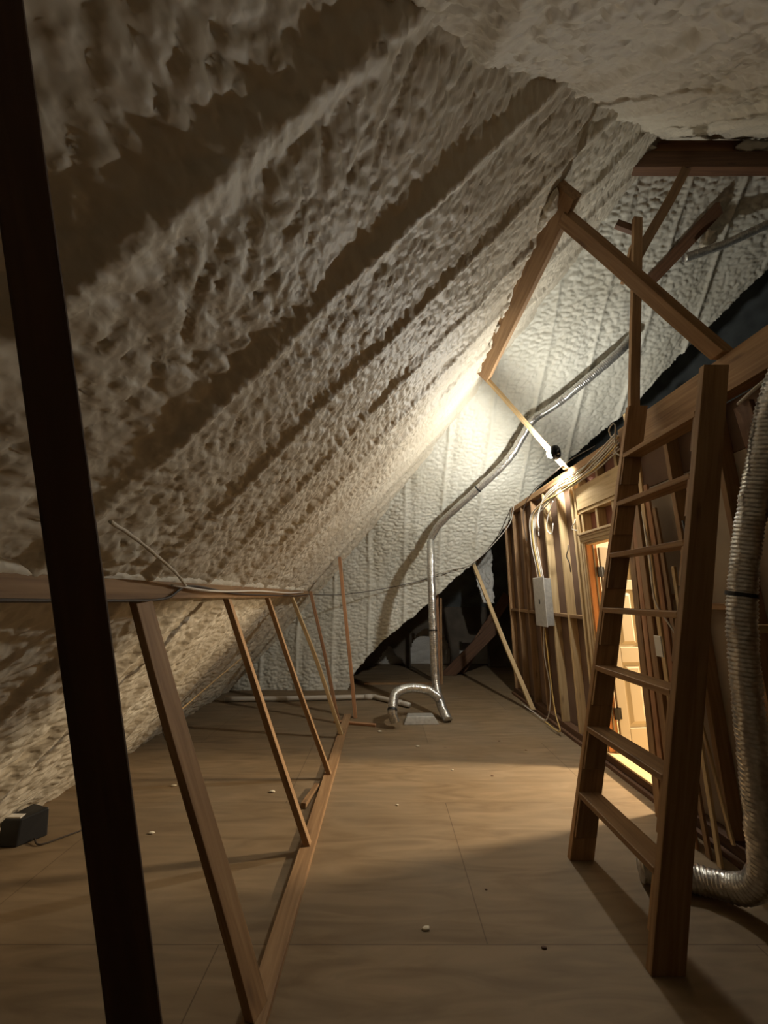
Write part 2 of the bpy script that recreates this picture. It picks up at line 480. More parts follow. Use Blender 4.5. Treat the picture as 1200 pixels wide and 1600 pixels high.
ok = (Zp < KL * T + CL + .14) & (Zp > np.interp(T, EDGE_X, EDGE_Z) + rag) & (Zp < KB * Yp + CB + .14)
grid_surface('wall_back', P, cellmax(ok), FOAM_BACK, 'far hip slope and knee wall sprayed with pale rippled foam')

# slope over the camera
lB = math.sqrt(1 + KB * KB)
s = np.arange(-1.65 * lB, 3.28 * lB, 0.016); xs = np.arange(-2.7, 5.6, 0.016)
S, T = np.meshgrid(s, xs, indexing='ij')
Y = S / lB; Z = KB * Y + CB
H = foam_lumpy(S, T, 77, ribs=(0.30, 0.61), rib_amp=.03, size=0.08, amp=.026)
P = np.stack([T, Y + H * KB / lB, Z - H / lB], -1)
ok = (Z < KL * T + CL + .12) & (Z < CF - KF * Y + .12) & (P[..., 2] > -.03)
grid_surface('ceiling', P, cellmax(ok), FOAM, 'foam sprayed roof slope rising over the camera to the main ridge')

# floor
mb = MB(); mb_box(mb, -3.0, 6.2, -2.1, 9.7, -0.05, 0.0)
tag(mb.build('floor', PLY, origin=(0, 0, 0)), 'plywood attic floor', kind='structure')

# dark space past the valley rim: dark underlay, far end wall, outer wall
def quad(name, pts, mat, label, th=0.02):
    a, b, c, d = [Vector(p) for p in pts]
    n = (b - a).cross(c - a).normalized() * th
    mb = MB(); vs = [a, b, c, d, a + n, b + n, c + n, d + n]
    mb.add(vs, BOXF); return tag(mb.build(name, mat), label, kind='structure')
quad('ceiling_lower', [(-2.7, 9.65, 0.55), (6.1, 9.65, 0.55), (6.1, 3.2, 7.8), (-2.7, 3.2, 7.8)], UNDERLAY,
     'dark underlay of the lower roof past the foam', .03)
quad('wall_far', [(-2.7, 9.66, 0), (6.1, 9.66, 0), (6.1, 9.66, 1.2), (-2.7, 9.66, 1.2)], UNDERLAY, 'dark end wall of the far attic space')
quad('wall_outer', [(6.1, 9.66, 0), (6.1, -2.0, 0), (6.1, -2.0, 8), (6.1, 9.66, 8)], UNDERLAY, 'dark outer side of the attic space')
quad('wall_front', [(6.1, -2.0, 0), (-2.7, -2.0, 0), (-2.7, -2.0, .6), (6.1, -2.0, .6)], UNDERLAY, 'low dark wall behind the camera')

# ------------------------------------------------------------------ right stud wall
WX = 2.10; WB = WX + 0.089
wall = empty('wall_right'); tag(wall, 'open stud wall along the right side with a doorway', kind='structure')
def wbox(name, x0, x1, y0, y1, z0, z1, mat=WOOD, axis=None): return box(name, x0, x1, y0, y1, z0, z1, mat, wall, axis)
wbox('bottom_plate', WX - .005, WB, 1.0, 6.66, 0, .10, WOOD_OLD)
wbox('floor_board', WX - .045, WX - .007, 1.0, 6.66, 0, .035, WOOD_OLD)
for y in (6.62, 6.20, 5.79, 5.38, 4.96, 4.55, 4.21, 4.13): wbox('stud', WX, WB, y - .038, y, .10, 2.87, WOOD_PALE if y < 5.0 else WOOD)
for y in (3.18, 2.72, 2.31, 1.90, 1.49, 1.08): wbox('stud', WX, WB, y - .038, y, .10, 2.75, WOOD if y != 1.90 else WOOD_OLD)
wbox('jamb_stud', WX, WB, 4.055, 4.093, .10, 2.40, WOOD_PALE)
for a, b_ in ((6.20, 6.582), (5.79, 6.162), (5.38, 5.752), (4.96, 5.342), (4.55, 4.922), (4.21, 4.512)):
    wbox('blocking', WX + .005, WB - .005, a, b_ , 1.30, 1.338, WOOD, 1)
wbox('blocking', WX + .005, WB - .005, 2.72, 3.142, 1.52, 1.558, WOOD, 1)
wbox('blocking', WX + .005, WB - .005, 2.31, 2.682, 1.46, 1.498, WOOD, 1)
wbox('top_plate', WX - .01, WB, 3.20, 6.66, 2.875, 2.95, WOOD)
wbox('header', WX - .012, WX + .03, 3.19, 4.05, 2.44, 2.685, WOOD_PALE)
wbox('header_sill', WX - .004, WB, 3.19, 4.05, 2.40, 2.438, WOOD_PALE)
for y in (4.02, 3.74, 3.46): wbox('cripple', WX + .004, WB, y - .038, y, 2.195, 2.398, WOOD_PALE, 2)
for y in (4.02, 3.66, 3.34): wbox('cripple', WX + .004, WB - .01, y - .038, y, 2.69, 2.873, WOOD_PALE, 2)
wbox('top_beam', WX - .02, WX + .02, 1.0, 3.19, 2.755, 2.985, WOOD, 1)
wbox('beam_backing', WX + .023, WB, 1.0, 3.19, 2.755, 2.80, WOOD_RED, 1)
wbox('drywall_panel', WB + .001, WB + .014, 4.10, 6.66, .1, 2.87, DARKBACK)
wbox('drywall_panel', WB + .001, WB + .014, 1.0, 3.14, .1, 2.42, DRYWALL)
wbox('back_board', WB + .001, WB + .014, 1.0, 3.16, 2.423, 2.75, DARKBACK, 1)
wbox('back_board', WB + .001, WB + .014, 3.16, 4.09, 2.16, 2.94, mat_plain('red_brown_board', (0.30, 0.13, 0.085), .85, nscale=2, namp=.2), 1)
wbox('threshold', WX - .02, WB + .05, 3.20, 4.0, .101, .118, WOOD_PALE, 1)

# door
DY0, DY1, DZ0, DZ1 = 3.23, 3.965, 0.12, 2.05
door = empty('door_1'); tag(door, 'cream panel door open into the lit room', kind='structure')
def dbox(name, x0, x1, y0, y1, z0, z1, mat=TRIMWOOD, axis=None, bevel=.004): return box(name, x0, x1, y0, y1, z0, z1, mat, door, axis, bevel)
def casing(name, horiz, c0, c1, inner):
    """profiled casing: three stepped strips"""
    mb = MB()
    for (o0, o1, th) in ((0, .02, .012), (.02, .055, .018), (.055, .078, .024)):
        if horiz: mb_box(mb, WX - th, WX - .0005, c0, c1, inner + o0, inner + o1, 1)
        elif inner > 3.6: mb_box(mb, WX - th, WX - .0005, inner + o0, inner + o1, c0, c1, 2)
        else: mb_box(mb, WX - th, WX - .0005, inner - o1, inner - o0, c0, c1, 2)
    return mb.build(name, TRIMWOOD, origin=(WX, c0, inner) if horiz else (WX, inner, c0), parent=door, bevel=.003)
casing('casing', False, .12, DZ1 + .03, DY1 + .015)
casing('casing', False, .12, DZ1 + .03, DY0 - .015)
casing('casing', True, DY0 - .095, DY1 + .095, DZ1 + .035)
dbox('casing_cap', WX - .035, WX - .001, DY0 - .10, DY1 + .10, DZ1 + .115, DZ1 + .14)
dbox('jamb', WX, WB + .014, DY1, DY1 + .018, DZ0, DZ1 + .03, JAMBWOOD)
dbox('jamb', WX, WB + .014, DY0 - .018, DY0, DZ0, DZ1 + .03, TRIMWOOD)
dbox('jamb', WX, WB + .014, DY0, DY1, DZ1 + .012, DZ1 + .03, TRIMWOOD, 1)
dbox('door_stop', WX + .055, WX + .07, DY1 - .012, DY1 - .0005, DZ0, DZ1 + .01, ROOMPAINT)
# leaf hinged at the far jamb, opened into the room
leaf = empty('door_leaf', (WB + .016, DY1 - .012, DZ0 + .012), door)
leaf.rotation_euler = (0, 0, math.radians(5.5))
LW, LH = .735, 1.90
def lbox(name, mb, mat, parent=leaf, bevel=.004):
    return mb.build(name, mat, parent=parent, bevel=bevel)
mb = MB()
mb_box(mb, 0.002, LW, -.002, .012, 0, LH)                       # core
for (a, b_) in ((0, .10), (.318, .417), (LW - .10, LW)): mb_box(mb, a + .002, b_, -.018, -.0022, 0, LH, 2)
for (a, b_) in ((0, .20), (.78, .92), (1.47, 1.57), (1.80, LH)):
    for (c, d) in ((.102, .316), (.419, LW - .102)): mb_box(mb, c, d, -.018, -.0022, a, b_, 0)
lbox('leaf_body', mb, DOORPAINT)
for (a, b_) in ((.20, .78), (.92, 1.47), (1.57, 1.80)):
    for (c, d) in ((.10, .318), (.417, LW - .10)):
        mb = MB()
        i = .028
        vs = [(c + i, -.003, a + i), (d - i, -.003, a + i), (d - i, -.003, b_ - i), (c + i, -.003, b_ - i),
              (c + 2 * i, -.014, a + 2 * i), (d - 2 * i, -.014, a + 2 * i), (d - 2 * i, -.014, b_ - 2 * i), (c + 2 * i, -.014, b_ - 2 * i)]
        mb.add(vs, [(4, 5, 6, 7), (0, 1, 5, 4), (1, 2, 6, 5), (2, 3, 7, 6), (3, 0, 4, 7), (0, 3, 2, 1)])
        lbox('raised_panel', mb, DOORPAINT, bevel=0)
for z in (1.60, .28):
    mb = MB(); mb_box(mb, -.045, -.004, -.035, -.020, z, z + .10)
    mb_tube(mb, [Vector((-.004, -.026, z - .006)), Vector((-.004, -.026, z + .106))], .009, 10)
    mb_box(mb, .004, .032, -.0215, -.0185, z, z + .10)
    tag(lbox('hinge', mb, BLACKMETAL, bevel=0), 'black hinge')
mb = MB()
mb_tube(mb, [Vector((LW - .06, -.018, .88)), Vector((LW - .06, -.055, .88))], .012, 12)
mb_tube(mb, [Vector((LW - .06, -.055, .88)), Vector((LW - .06, -.08, .88))], .028, 14)
tag(lbox('door_knob', mb, BLACKMETAL, bevel=.006), 'black knob')

# lit room beyond (its own shell, closed)
room = empty('wall_room'); tag(room, 'cream finished room seen through the doorway', kind='structure')
RX0, RX1, RY0, RY1 = WB + .016, 4.9, 2.3, 4.9
for nm, a in (('room_side', (RX1, RX1 + .02, RY0, RY1, .1, 2.46)), ('room_side', (RX0, RX1, RY1, RY1 + .02, .1, 2.46)),
              ('room_side', (RX0, RX1, RY0 - .02, RY0, .1, 2.46)), ('room_ceiling', (RX0, RX1, RY0, RY1, 2.46, 2.48)),
              ('room_side', (RX0, RX0 + .006, RY0, DY0 - .02, .1, 2.46)), ('room_side', (RX0, RX0 + .006, DY1 + .02, RY1, .1, 2.46)),
              ('room_side', (RX0, RX0 + .006, DY0 - .02, DY1 + .02, DZ1 + .03, 2.46))):
    box(nm, *a, ROOMPAINT, room, bevel=0)
box('room_floor', RX0, RX1, RY0, RY1, .08, .105, WOOD_PALE, room, 1, 0)

# ------------------------------------------------------------------ purlins
def foam_caulk(name, p0, p1, r, seed, parent, po, squash=(1, 1, 1), mat=FOAM, amp=.45, off=0):
    """an irregular bead of foam along a board"""
    mb = MB(); pts = catmull([p0, tuple((Vector(p0) + Vector(p1)) / 2), p1], .02)
    n = len(pts); sides = 18; vs = []; fs = []
    d = (Vector(p1) - Vector(p0)).normalized()
    a = Vector((1, 0, 0)) if abs(d.x) < .9 else Vector((0, 1, 0)); b = d.cross(a).normalized(); a = b.cross(d)
    for i, p in enumerate(pts):
        e = min(1, min(i, n - 1 - i) / 5.0) ** .5 if n > 10 else 1
        big = .75 + .5 * mnoise.noise(Vector((i * .02 * 2.2 + seed, seed, 0)))
        for k in range(sides):
            an = 2 * math.pi * k / sides
            q = Vector((math.cos(an) * 2.4, math.sin(an) * 2.4, i * .02 * 22 + seed))
            rr = r * e * max(.15, big + amp * mnoise.noise(q))
            vs.append(p + a * math.cos(an) * rr * squash[0] + b * math.sin(an) * rr * squash[1])
    for i in range(n - 1):
        for k in range(sides):
            k2 = (k + 1) % sides
            fs.append((i * sides + k, i * sides + k2, (i + 1) * sides + k2, (i + 1) * sides + k))
    fs.append(tuple(reversed(range(sides)))); fs.append(tuple((n - 1) * sides + k for k in range(sides)))
    mb.add(vs, fs)
    return mb.build(name, mat, origin=p0, parent=parent, smooth=True, parent_origin=po)

po = (-1.13, .35, 1.53)
pur = empty('roof_purlin', po)
tag(pur, 'long low purlin at eye level on the left slope with foam packed along its top', 'purlin')
stick('beam', (-1.13, .35, 1.57), (-1.13, 5.72, 1.57), .085, .05, WOOD, side=(0, 0, 1), parent=pur, parent_origin=po, seg=10, warp=.006)
foam_caulk('foam_bead', (-1.150, .36, 1.628), (-1.150, 5.75, 1.628), .052, 3.0, pur, po, squash=(1.1, .9, 1), amp=.28)

po = (1.20, 2.05, 4.15)
pur2 = empty('roof_purlin', po)
tag(pur2, 'high purlin running up toward the ridge with pale foam splashed on its left edge', 'purlin')
stick('beam', (1.215, 2.02, 4.16), (1.215, 4.22, 4.16), .17, .076, WOOD, side=(-.66, 0, .75), parent=pur2, parent_origin=po, seg=6, warp=.004)
foam_caulk('foam_splash', (1.13, 2.0, 4.15), (1.14, 2.3, 4.17), .05, 12.2, pur2, po, squash=(.8, 1.1, 1), amp=.6)
r2 = random.Random(5)
for i in range(9):
    y = 2.15 + i * .235 + r2.uniform(-.03, .03)
    foam_caulk('foam_splash', (1.13, y, 4.19), (1.135, y + r2.uniform(.09, .24), 4.19), r2.uniform(.03, .055), i * 3.7, pur2, po, squash=(.8, 1.2, 1), amp=.6)

# braces under the low purlin: floor plate first
stick_plate = box('floor_plate', -.52, -.43, .62, 5.45, 0, .038, WOOD, bevel=.003)
tag(stick_plate, 'long flat board on the plywood floor that the slanted braces stand on', 'board')

def brace(name, p0, p1, wd, th, mat, label, cat='brace', group=None, side=(0, 1, 0), cut0='z', cut1=None, warp=.006, nails=True):
    mb = MB(); mb_stick(mb, p0, p1, wd, th, side, cut0, cut1, warp, 8)
    o = mb.build(name, mat, origin=p0, bevel=.003)
    tag(o, label, cat, group)
    return o
G = 'slanted braces under the low purlin'
brace('purlin_brace', (-.475, 1.79, .0385), (-1.105, 1.79, 1.525), .089, .038, WOOD, 'wide slanted wooden brace nearest the thick dark post, under the low purlin', group=G, side=(0.3, 1, 0), cut1='z')
brace('purlin_brace', (-.475, 2.77, .0385), (-1.105, 2.77, 1.525), .05, .038, WOOD, 'second slanted wooden brace from the dark post, foot nearer than the wood block', group=G, cut1='z')
brace('purlin_brace', (-.475, 3.73, .0385), (-1.105, 3.73, 1.525), .045, .038, WOOD, 'third slanted wooden brace from the dark post, its foot just past the short wood block', group=G, cut1='z')
brace('purlin_brace', (-.475, 4.70, .0385), (-1.105, 4.72, 1.525), .05, .038, WOOD_PALE, 'fourth slanted brace, pale and slightly bowed, at the far end of the floor plate', group=G, cut1='z', warp=.02)
brace('purlin_brace', (-.56, 5.20, .001), (-1.04, 5.55, 1.60), .05, .038, WOOD_RED, 'thin leaning brace in shade behind the bowed brace, beside the foamed corner', group=G, warp=.01)
brace('roof_post', (-.37, 5.42, .001), (-.66, 5.72, 2.10), .06, .045, WOOD_RED, 'nearly upright reddish brace reaching past the end of the low purlin into the foam', group=None)
# the near dark post
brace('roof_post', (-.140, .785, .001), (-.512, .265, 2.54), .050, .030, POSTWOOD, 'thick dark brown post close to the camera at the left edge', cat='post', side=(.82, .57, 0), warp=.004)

# braces of the high purlin
G2 = 'braces between the high purlin and the stud wall'
brace('purlin_brace', (2.085, 4.18, 2.953), (1.25, 4.19, 4.09), .05, .038, WOOD_PALE, 'slender diagonal brace that carries the glowing light bulb', group=None, cut0='z', warp=.004)
brace('purlin_brace', (2.08, 2.10, 2.988), (1.24, 2.16, 4.10), .095, .06, WOOD, 'thick diagonal brace from the high purlin down to the ladder top', group=None, cut0='z', warp=.004)
# brace at the far end of the wall
brace('wall_brace', (2.02, 5.66, .036), (1.57, 6.78, 2.08), .06, .038, WOOD_PALE, 'pale diagonal brace leaning from the foam rim to the foot of the stud wall', side=(1, 0, 0), warp=.012)
# post in the dark space
brace('roof_post', (1.03, 7.34, .001), (1.06, 7.36, 1.50), .05, .038, WOOD, 'short post in the dark space beyond the upright silver duct', cat='post', warp=.004)
brace('roof_post', (.975, 7.30, .001), (.985, 7.32, 1.60), .06, .05, WOOD_RED, 'dark stub post sistered to the paler post beyond the silver duct', cat='post', warp=.002)

# ------------------------------------------------------------------ main ridge beam
po = (2.36, 3.02, 5.67)
rb = empty('ridge_beam', po)
tag(rb, 'dark reddish ridge beam at the top right with torn foam along its upper edge', 'beam')
stick('beam', (2.36, 3.02, 5.775), (5.55, 3.02, 5.775), .20, .09, WOOD_OLD, side=(0, 0, 1), parent=rb, parent_origin=po, seg=4, warp=.002)
stick('upper_board', (2.42, 3.045, 5.98), (5.55, 3.045, 5.98), .20, .05, WOOD_RED, side=(0, 0, 1), parent=rb, parent_origin=po, seg=4, warp=.002)
for i, (a, b_, r) in enumerate(((2.44, 2.72, .03), (3.5, 4.0, .05), (4.3, 5.4, .045))):
    foam_caulk('foam_splash', (a, 2.97, 5.92 if i else 5.90), (b_, 2.965, 5.93 if i else 5.90), r, i * 9.1 + 2, rb, po, mat=FOAM, amp=.6)

# tall rail spliced to the ladder and its kicker, cross stub
brace('tall_rail', (1.90, 2.765, 2.60), (2.235, 2.765, 4.80), .075, .038, WOOD, 'tall thin rail rising above the ladder toward the ridge beam', cat='rail', side=(1, 0, 0), cut0=None, warp=.004)
brace('kicker_board', (2.20, 2.80, 4.42), (2.98, 2.99, 5.66), .085, .03, WOOD, 'short board slanting from the tall rail up to the ridge beam', cat='board', side=(1, 0, -.5), cut0=None, warp=.01)
brace('cross_stub', (2.08, 2.815, 4.80), (2.27, 2.81, 4.70), .07, .04, WOOD_OLD, 'small cross stub nailed at the head of the tall rail', cat='board', side=(0, 0, 1), cut0=None, warp=0)
brace('kicker_board', (2.06, 2.81, 4.18), (2.20, 2.825, 4.58), .05, .03, WOOD, 'short slip of wood behind the tall rail just above the thick diagonal brace', cat='board', cut0=None, warp=0)
# exposed rafter patch in the back slope
po = (3.3, 3.95, 5.4)
rp = empty('exposed_rafter', po); tag(rp, 'brown rafter face left bare in the foam near the upper right duct', 'rafter')
stick('board', (3.22, 4.0, 5.27), (3.78, 3.50, 5.82), .15, .05, WOOD_OLD, side=(1, .4, 0), parent=rp, parent_origin=po, seg=4, warp=.01)
foam_caulk('foam_splash', (3.73, 3.72, 5.52), (3.78, 3.66, 5.64), .06, 8.2, rp, po, amp=.8)
foam_caulk('foam_splash', (3.18, 4.02, 5.16), (3.23, 3.98, 5.26), .05, 5.1, rp, po, amp=.8)
# sliver of wood in the dark past the wall
brace('roof_stub', (3.35, 4.9, 3.55), (3.30, 4.86, 3.98), .045, .03, WOOD_PALE, 'short pale stub of wood in the dark gap just above the stud wall', cat='board', cut0=None, warp=0)

# ------------------------------------------------------------------ ladder
LK = .254
def lx(z): return 1.11 + LK * z
lad = empty('attic_ladder', (1.2, 2.33, 0))
tag(lad, 'homemade wooden ladder of wide boards leaning on the right stud wall', 'ladder')
lpo = (1.2, 2.33, 0)
def prism_y(name, poly, y0, y1, mat, parent, bevel=.003, po=(0, 0, 0), d=(LK, 1.0)):
    n = len(poly); vs = [(x, y0, z) for x, z in poly] + [(x, y1, z) for x, z in poly]
    L = math.hypot(*d); j = rnd.uniform(-40, 40)
    gs = [((x * d[0] + z * d[1]) / L + j, y + j, (x * d[1] - z * d[0]) / L - j) for x, y, z in vs]
    fs = [tuple(range(n)), tuple(reversed(range(n, 2 * n)))] + [(k, n + k, n + (k + 1) % n, (k + 1) % n) for k in range(n)]
    mb = MB(); mb.add(vs, fs, gs)
    return mb.build(name, mat, origin=(poly[0][0], y0, poly[0][1]), parent=parent, bevel=bevel, parent_origin=po)
DEP = .145
for (y0, y1, zt) in ((1.968, 2.006, 2.84), (2.682, 2.720, 2.96)):
    prism_y('rail', [(lx(0), 0), (lx(0) + DEP, 0), (min(lx(zt) + DEP, 2.07), zt), (lx(zt), zt)], y0, y1, WOOD, lad, po=lpo)
tz = [.365 + .3675 * i for i in range(7)]
for i, z in enumerate(tz):
    box('tread', lx(z) - .004, lx(z) + .125, 2.006 + .0005, 2.682 - .0005, z - .032, z, WOOD, lad, 1, parent_origin=lpo)
    zb = z - .033; zc = z - .033 - .205
    for (y0, y1) in ((2.0065, 2.025), (2.663, 2.6815)):
        if zc < 0: zc = .02
        prism_y('cleat', [(lx(zc) + .006, zc), (lx(zc) + DEP - .012, zc), (lx(zb) + DEP - .012, zb), (lx(zb) + .006, zb)], y0, y1, WOOD, lad, bevel=.002, po=lpo)

# ------------------------------------------------------------------ light bulb on the brace
bx, by, bz = BULB_POS
lampo = empty('light_bulb', (bx, by, bz)); tag(lampo, 'bare glowing light bulb in a black socket clamped to the slender brace', 'light bulb')
def emis(name, col, st):
    m, nt, b = newmat(name); b.inputs['Base Color'].default_value = (0, 0, 0, 1)
    b.inputs['Emission Color'].default_value = (*col, 1); b.inputs['Emission Strength'].default_value = st
    return m
def uv_profile(mb, prof, axis, origin, sides=20):
    """lathe: prof (dist along axis, radius)"""
    ax = Vector(axis).normalized(); u = ax.orthogonal().normalized(); v = ax.cross(u)
    vs = []; n = len(prof)
    for (d, r) in prof:
        for k in range(sides):
            a = 2 * math.pi * k / sides
            vs.append(Vector(origin) + ax * d + (u * math.cos(a) + v * math.sin(a)) * max(r, .0004))
    fs = []
    for i in range(n - 1):
        for k in range(sides):
            k2 = (k + 1) % sides
            fs.append((i * sides + k, i * sides + k2, (i + 1) * sides + k2, (i + 1) * sides + k))
    fs.append(tuple(reversed(range(sides)))); fs.append(tuple((n - 1) * sides + k for k in range(sides)))
    mb.add(vs, fs)
axis = Vector((-.55, .80, .08))
mb = MB(); R = .050
prof = [(.045 * math.sin(t), R * math.cos(t)) for t in [-.8 + i * (math.pi / 2 + .8) / 11 for i in range(11)]] + [(.045, .001)]
uv_profile(mb, prof, axis, (bx, by, bz))
tag(mb.build('glass_bulb', emis('bulb_glow', BULB_COLOR, BULB_STRENGTH), origin=BULB_POS, parent=lampo, smooth=True, parent_origin=BULB_POS), 'glowing bulb')
mb = MB(); uv_profile(mb, [(-.105, .016), (-.10, .024), (-.08, .026), (-.0765, .028)], axis, (bx, by, bz))
tag(mb.build('socket', BLACKPLASTIC, origin=BULB_POS, parent=lampo, smooth=True, parent_origin=BULB_POS), 'black socket')
mb = MB(); uv_profile(mb, [(-.075, .03), (-.07, .080), (-.042, .086), (-.038, .080)], axis, (bx, by, bz))
mb.build('mounting_box', BLACKPLASTIC, origin=BULB_POS, parent=lampo, smooth=True, parent_origin=BULB_POS)

# ------------------------------------------------------------------ ducts
def duct(name, pts, r, label, group=None, pitch=.022, amp=.055, sides=24, collars=()):
    root = empty(name, tuple(pts[0])); tag(root, label, 'duct', group)
    path = catmull(pts, pitch / 3)
    f = lambda i, d: 1 + amp * math.sin(2 * math.pi * i / 3.0) + .03 * mnoise.noise(Vector((d * 3, 0, 0)))
    mb = MB(); mb_tube(mb, path, r, sides, True, f, jitter=.10)
    mb.build('duct_sleeve', FOIL, origin=tuple(pts[0]), parent=root, smooth=True, parent_origin=tuple(pts[0]))
    n = len(path)
    for c in collars:
        i = min(n - 4, max(1, int(c * n)))
        mb = MB(); mb_tube(mb, path[i:i + 4], r * 1.10, sides, False)
        tag(mb.build('strap', BLACKPLASTIC, origin=tuple(path[i]), parent=root, smooth=True, parent_origin=tuple(pts[0])), 'dark strap round the duct')
    return root
duct('flexible_duct', [(.80, 5.22, .03), (.74, 5.40, .16), (.705, 5.60, .40), (.70, 5.70, 1.0), (.71, 5.84, 1.8), (.73, 6.0, 2.18), (.757, 6.19, 2.40)], .056,
     'upright silver duct rising from the floor to the foam slope', collars=(.45,))
duct('flexible_duct', [(.76, 6.22, 2.44), (.93, 6.06, 2.70), (1.37, 5.70, 3.08), (1.78, 5.33, 3.45), (1.96, 5.10, 3.74), (2.06, 4.96, 3.92), (2.20, 4.92, 4.02), (2.45, 4.78, 4.17), (2.98, 4.40, 4.57), (3.25, 4.36, 4.86)], .056,
     'silver duct climbing diagonally across the foam behind the light bulb', collars=(.28,))
duct('flexible_duct', [(3.46, 3.70, 5.34), (3.85, 3.62, 5.44), (4.3, 3.48, 5.58), (4.9, 3.32, 5.70)], .045, 'thin silver duct high at the upper right beside the bare rafter')
duct('flexible_duct', [(.13, 5.02, .07), (.10, 5.02, .20), (.15, 5.20, .34), (.34, 5.37, .37), (.58, 5.42, .33), (.72, 5.36, .24)], .055,
     'short silver elbow duct arching just above the floor', collars=(.12,))
duct('flexible_duct', [(1.42, 2.50, .075), (1.56, 2.46, .07), (1.70, 2.40, .075), (1.79, 2.28, .11), (1.82, 2.17, .24), (1.82, 2.13, .5), (1.825, 2.10, .87), (1.835, 2.08, 1.17), (1.865, 2.06, 1.5), (1.915, 2.01, 1.83), (1.96, 1.90, 2.22), (2.0, 1.81, 2.52), (2.03, 1.68, 2.72), (2.05, 1.4, 2.85)],
     .062, 'large silver duct bending up beside the ladder at the right edge', collars=(.55,))

# grey sheet metal boot between the floor ducts
mb = MB()
vs = [(.24, 5.13, .001), (.68, 5.15, .001), (.66, 5.36, .001), (.26, 5.35, .001), (.28, 5.17, .085), (.62, 5.18, .085), (.61, 5.33, .085), (.30, 5.32, .085)]
mb.add(vs, BOXF)
tag(mb.build('duct_boot', GREYMETAL, origin=(.45, 5.25, 0), bevel=.006), 'low grey metal duct boot on the floor under the arched duct', 'duct boot')

# plastic pipe along the floor
mb = MB(); mb_tube(mb, catmull([(-2.36, 6.16, .04), (-1.2, 6.22, .04), (-.22, 6.30, .04), (-.12, 6.28, .04), (.36, 5.85, .04)], .1), .034, 14)
root = empty('drain_pipe', (-1, 6.2, 0)); tag(root, 'pale plastic pipe lying on the floor before the foamed knee wall', 'pipe')
mb.build('pipe', PVC, origin=(-1, 6.2, 0), parent=root, smooth=True, parent_origin=(-1, 6.2, 0))
for (a, b_) in (((-.30, 6.30, .04), (-.18, 6.295, .04)), ((.20, 6.0, .04), (.25, 5.955, .04))):
    mb = MB(); mb_tube(mb, [Vector(a), Vector(b_)], .040, 14)
    mb.build('coupling', PVC, origin=a, parent=root, smooth=True, parent_origin=(-1, 6.2, 0))

# ------------------------------------------------------------------ electrical panel and wiring
ep = empty('breaker_box', (2.05, 5.06, 1.18)); po = (2.05, 5.06, 1.18)
tag(ep, 'grey breaker box mounted on the studs left of the doorway', 'electrical panel')
box('case', 2.01, 2.098, 4.90, 5.22, 1.18, 1.76, GREYMETAL, ep, 2, .005, po)
box('cover', 1.996, 2.0095, 4.885, 5.235, 1.165, 1.775, GREYCOVER, ep, 2, .005, po)
box('latch', 1.990, 1.9955, 5.045, 5.07, 1.44, 1.50, BLACKPLASTIC, ep, 2, .001, po)

rw = random.Random(11)
GW = 'cables draped along the top of the stud wall'
for i in range(9):
    o = i / 8
    jz = lambda a=.03: rw.uniform(-a, a)
    x0 = 2.06 - .010 * (i % 3)
    yend = 4.98 + .022 * i
    pts = [(x0, 3.16, 2.80 + .018 * i), (x0 - .01, 3.5, 2.74 + .016 * i + jz()), (x0, 3.9, 2.72 + .012 * i + jz()), (x0 - .01, 4.3, 2.70 + .014 * i + jz()),
           (x0, 4.75, 2.66 + .014 * i + jz()), (x0 - .01, yend + .12, 2.56 + .01 * i), (x0 - .02, yend + .12 + jz(), 2.25), (x0 - .025, yend + .05, 1.98), (x0 - .02, yend, 1.775)]
    m = ROMEX if i % 4 != 2 else YELLOWCABLE
    if i >= 7: pts = pts[:5] + [(x0 - .02, 4.95, 2.55), (x0 - .03, 4.96 - .05 * (i - 7), 2.3 + .1 * (i - 7))]
    c = cable('electrical_cable', pts, .0075, m)
    tag(c, 'loose cut cable end hanging short of the breaker box' if i >= 7 else 'yellowish slack cable in the draped bundle over the doorway header' if i % 4 == 2 else 'white slack cable in the draped bundle over the doorway header', 'cable', GW)
def mcable(pts, r, m, label, group=None): 
    return tag(cable('electrical_cable', pts, r, m), label, 'cable', group)
mcable([(2.05, 3.24, 2.93), (2.0, 3.18, 2.99), (2.02, 3.12, 3.01), (2.04, 3.20, 2.80), (2.05, 3.16, 2.74)], .0065, ROMEX, 'cable looping over the top plate behind the ladder rail')
mcable([(2.05, 3.5, 2.965), (2.03, 4.0, 2.99), (2.04, 4.6, 2.97), (2.03, 5.0, 2.94), (2.02, 5.35, 2.82), (2.01, 5.45, 2.6), (2.03, 5.42, 2.3)], .006, BLACKCABLE, 'dark cable running on top of the wall plate')
mcable([(2.04, 4.50, 2.66), (2.03, 4.66, 2.50), (2.02, 4.70, 2.35), (2.04, 4.62, 2.28), (2.05, 4.58, 2.40)], .006, ROMEX, 'pale cable loop hanging below the bundle beside a stud')
mcable([(2.085, 4.33, 2.10), (2.07, 4.31, 2.05), (2.06, 4.34, 1.98), (2.07, 4.31, 1.90), (2.085, 4.33, 1.80)], .006, BLACKCABLE, 'dark cable end twisted on the stud left of the door casing')
mcable([(2.08, 4.10, 2.36), (2.05, 4.06, 2.31), (2.04, 4.12, 2.26), (2.06, 4.04, 2.22)], .005, ROMEX, 'short white wire end curling at the door header corner')
mcable([(2.02, 5.02, 1.16), (2.01, 4.98, .9), (2.03, 5.0, .5), (2.01, 4.90, .2), (1.98, 4.75, .05), (1.96, 5.1, .045)], .007, YELLOWCABLE, 'yellowish cable dropping from the breaker box to the floor')
